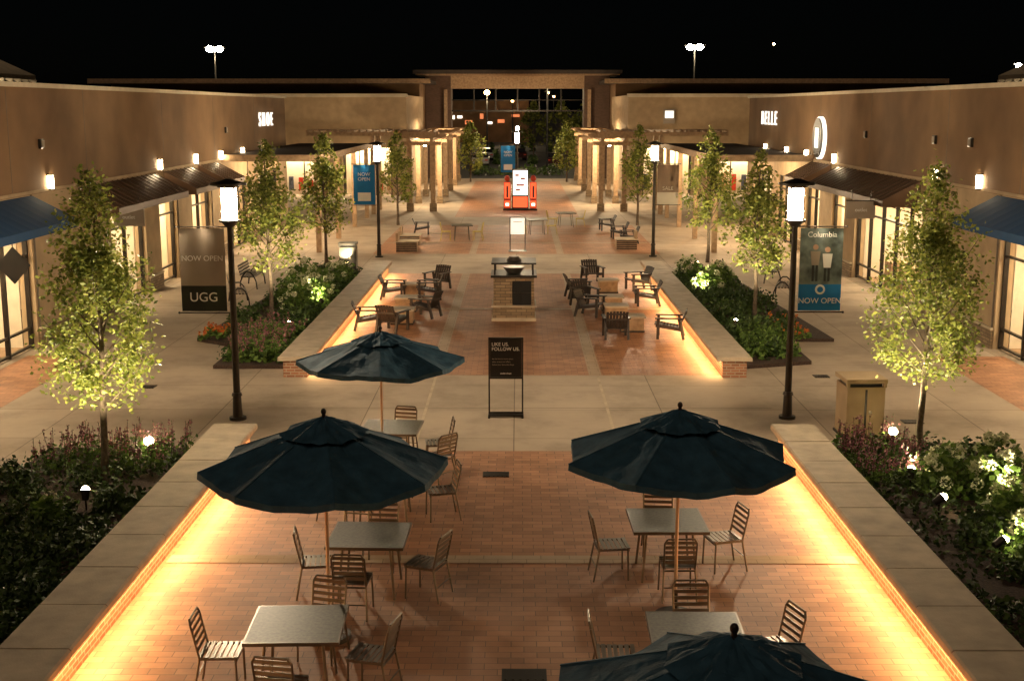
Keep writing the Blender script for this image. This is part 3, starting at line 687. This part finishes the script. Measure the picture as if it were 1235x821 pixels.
# roof towers at the picture corners
for s in (-1,1):
    E=empty('roof_tower',(s*20.1,40,6.4)); b=MB(); b.box(-2.6,2.6,-3,3,0,.9,'cream'); b.obj('walls',E)
    b=MB(); xe=3.5
    b.add([(-s*xe,-3.8,.75),(-s*xe,3.8,.75),(s*.6,3.8,2.6),(s*.6,-3.8,2.6),(-s*xe,-3.8,.90),(-s*xe,3.8,.90),(s*.6,3.8,2.75),(s*.6,-3.8,2.75)],[(0,1,2,3),(4,7,6,5),(0,4,5,1),(0,3,7,4),(1,5,6,2)],'cream')
    for i in range(12):
        y=-3.7+i*.67; b.beam((-s*(xe+.05),y,.68),(s*.5,y,2.48),.09,.12,'cream')
    b.obj('eaves',E)
    light('eave_fill','POINT',(-s*1.6,-4.6,.3),420,(1,.82,.55),parent=E,shadow_soft_size=.1)  # unseen fill lamps added to brighten the eaves, no fixture modelled
    light('eave_fill','POINT',(-s*3.1,-1,.15),160,(1,.82,.55),parent=E,shadow_soft_size=.1)

# ---------------------------------------------------------------- far wings, pergolas, gateway
for s in (-1,1):
    E=empty('far_wing_building',(0,0,0)); b=MB()
    b.box(s*7.9,s*32,90,106,3.4,7.1,'tan'); ops=[(9,12.5),(14,18),(20,24)]; c=7.9
    for a,d in ops+[(32,32)]:
        b.box(s*c,s*a,90,90.5,0,3.4,'tan'); c=d
    b.box(s*7.9,s*8.3,90.5,106,0,3.4,'tan'); b.obj('walls',E)
    r=MB(); f=MB()
    for a,d in ops:
        r.box(s*a,s*d,91.6,91.7,0,3.4,'roomwall'); r.add([(s*(a+.3),90.8,3.3),(s*(d-.3),90.8,3.3),(s*(d-.3),91.3,3.3),(s*(a+.3),91.3,3.3)],[(0,1,2,3)],'ceil')
        for i in range(4):
            x=a+(d-a)*i/3; f.cb(s*(x+(0.04 if i==0 else -.04 if i==3 else 0)),90.2,1.7,.07,.1,3.38,'frame')
        for i in range(5): r.box(s*(a+.2+i*(d-a-.4)/5),s*(a+.5+i*(d-a-.4)/5),91.2,91.5,.3,1+.6*random.random(),random.choice(['goods1','goods2','red']))
    r.obj('shop_interior',E); f.obj('window_frames',E)
    b=MB(); b.box(s*7.8,s*32.1,89.9,90.0,6.95,7.2,'cream'); b.obj('coping',E)
    b=MB(); b.box(s*8.2,s*34,106,116,0,8.2,'brown'); b.box(s*7.2,s*35,103.5,117,8.2,8.5,'roofdk'); b.box(s*7.1,s*35.1,103.4,103.5,8.17,8.55,'wood'); b.obj('rear_hall',E)
    if s>0:
        b=MB(); b.box(10.4,11.2,89.8,89.9,5.1,6.1,'grey'); b.box(10.5,11.1,89.75,89.8,5.5,6.0,'letters'); b.obj('small_logo_sign',E)
E=empty('gateway_portico',(0,0,0)); b=MB()
for s in (-1,1):
    b.box(s*5.9,s*8.15,112,115,0,9.0,'dkbrick')
    b.box(s*6.2,s*6.5,111.8,112.0,0.0,7.8,'wood')
b.box(-5.9,5.9,112.2,114.6,7.9,9.0,'wood'); b.box(-8.9,8.9,110.5,116.5,9.0,9.12,'wood'); b.box(-9.1,9.1,110.3,116.7,9.12,9.45,'roofdk')
for x in (-3.9,-1.95,0,1.95,3.9): b.cb(x,113.4,6.9,.12,.12,2.0,'frame')
b.cb(0,113.4,5.95,11.8,.14,.14,'frame'); b.cb(0,113.4,6.9,11.8,.08,.08,'frame')
b.obj('structure',E)
for s in (-1,1):
    E=empty('timber_pergola',(0,0,0)); b=MB(); ys=[76,82.5,89,95.5,102,108.5]
    for y in ys:
        for x in (5.1,6.5):
            b.cb(s*x,y,2.12,.28,.28,4.24,'wood'); b.cb(s*x,y,.25,.42,.42,.5,'stone')
        b.cb(s*5.8,y,4.1,2.4,.16,.22,'wood')
    for x in (5.1,6.5): b.cb(s*x,92.2,4.34,.2,34.6,.2,'wood')
    for i in range(58): b.cb(s*5.8,75.2+i*.6,4.5,2.6,.09,.12,'wood')
    for y in (74.0,77.2):
        b.cb(s*8.6,y,4.7,7.6,.18,.22,'wood')
    for i in range(20): b.cb(s*(4.9+i*.39),75.6,4.87,.09,4.0,.12,'wood')
    for x in (8.5,11.8):
        for y in (74,77.2): b.cb(s*x,y,2.3,.26,.26,4.58,'wood')
    b.obj('posts_and_beams',E)
    for y in (79,86,99,105):
        l=MB(); l.cyl((s*5.8,y,3.85),(s*5.8,y,4.0),.10,.06,'spotem',8); l.beam((s*5.8,y,4.0),(s*5.8,y,4.44),.02,.02,'frame'); l.obj('pendant_light',E)
    for y in (80.5,99): light('pendant_glow','POINT',(s*5.8,y,3.6),1100,(1,.75,.44),parent=E,shadow_soft_size=.12)
    for y in (57,64): light('canopy_glow','POINT',(s*10.3,y,3.8),560,(1,.76,.45),shadow_soft_size=.12,parent=(EL if s<0 else ER))
sheet('access_road',rect(-60,60,122,130),.006,'asphalt')
for x in (-3,0,3): sheet('road_marking',rect(x-.07,x+.07,117,121),.010,'paint')
for i in range(14): sheet('parking_line',rect(-26+i*4-.06,-26+i*4+.06,134,139),.010,'paint')
for s in (-1,1): shrub('boxwood_shrub',s*3.2,117.5,1.3,.9,'shrub',0,.2,400); shrub('boxwood_shrub',s*1.0,118.5,1.1,.8,'shrubb',0,.2,400)
def car(x,y,k,rz):
    b=MB(); W=.9
    prof=[(-2.2,.35),(-2.25,.75),(-2.0,.95),(-1.1,1.0),(1.0,1.0),(2.0,.85),(2.25,.65),(2.25,.35)]
    n=len(prof); b.add([(-W,p,q) for p,q in prof]+[(W,p,q) for p,q in prof],[tuple(range(n))[::-1],tuple(range(n,2*n))]+[(i,(i+1)%n,n+(i+1)%n,n+i) for i in range(n)],k)
    c=[(-1.7,.99),(-1.1,1.42),(.3,1.45),(1.1,.99)]; b.add([(-W*(.95 if q<1.1 else .75),p,q) for p,q in c]+[(W*(.95 if q<1.1 else .75),p,q) for p,q in c],[(3,2,1,0),(4,5,6,7),(0,1,5,4),(2,3,7,6)],'carg')
    b.add([(-W*.75,-1.1,1.425),(-W*.75,.3,1.455),(W*.75,.3,1.455),(W*.75,-1.1,1.425)],[(0,1,2,3)],k)
    for a in (-1,1):
        for yy in (-1.35,1.35): b.cyl((a*(W-.2),yy,.33),(a*(W+.02),yy,.33),.33,.33,'tyre',16); b.cyl((a*(W+.02),yy,.33),(a*(W+.03),yy,.33),.19,.19,'steel',12)
        b.box(a*.5,a*.8,-2.27,-2.2,.66,.78,'red'); b.box(a*.5,a*.8,2.24,2.28,.6,.72,'white')
    b.obj('parked_car',loc=(x,y,.01),rz=rz)
for i,(x,y) in enumerate([(-8,136.5),(-4,136.5),(4,136.5),(8,136.5),(0,152),(-4,152),(6,170)]): car(x,y,'carw' if i%2 else 'carr',0 if i<4 else .1)
def mast(x,y,z,k,r,e=0,multi=False):
    E=empty('parking_light_mast',(x,y,0)); b=MB(); b.cyl((0,0,0),(0,0,z),.14,.08,'black',8); b.cb(0,.3,z+.05,2.2 if multi else 1.0,.4,.12,'black')
    if multi:
        for a in (-.75,.75): b.cb(a,.1,z-.02,.9,.7,.16,'black'); b.ball((a*.75,-.1,z-.18),r,r*.9,r*.75,k)
    else: b.ball((0,-.2,z-.15),r,r,r*.85,k)
    b.obj('mast',E)
    if e: light('mast_glow','POINT',(0,-1.5,z-1.2),e,(1,.75,.42),parent=E,shadow_soft_size=.3)
mast(-35.7,150,13.2,'mast',.46,1500,True); mast(20.8,150,13.4,'mast',.46,1500,True); mast(62,158,11.5,'mast',.35)
mast(-5.0,205,8.8,'mastsmall',.45,2500); mast(4.5,190,8.6,'mastsmall',.18); mast(-1,230,7.6,'mastsmall',.22); mast(6.5,230,8.4,'mastsmall',.16); mast(84,420,27,'mastsmall',.4)
mast(3,128,9.6,'mastsmall',.05,1800)
E=empty('distant_store',(0,0,0)); b=MB(); b.box(-24,2,232,240,0,7.5,'brown'); b.obj('walls',E); b=MB()
x=-22
while x<0: w_=random.uniform(.5,1.6); z_=random.uniform(3.2,4.6); b.box(x,x+w_,231.9,231.98,z_,z_+random.uniform(.4,1.0),random.choice(['winem','winem','kioskem'])); x+=w_+random.uniform(.5,1.6)
b.obj('windows',E)
cover('hedge',[(-14,14,140,142),(-20,20,180,183)],'shrub',.5,1.6,60,50)
for x,y in ((5,145),(2,160),(8,150)): tree(x,y,7,4,1.4,60,14,.35)
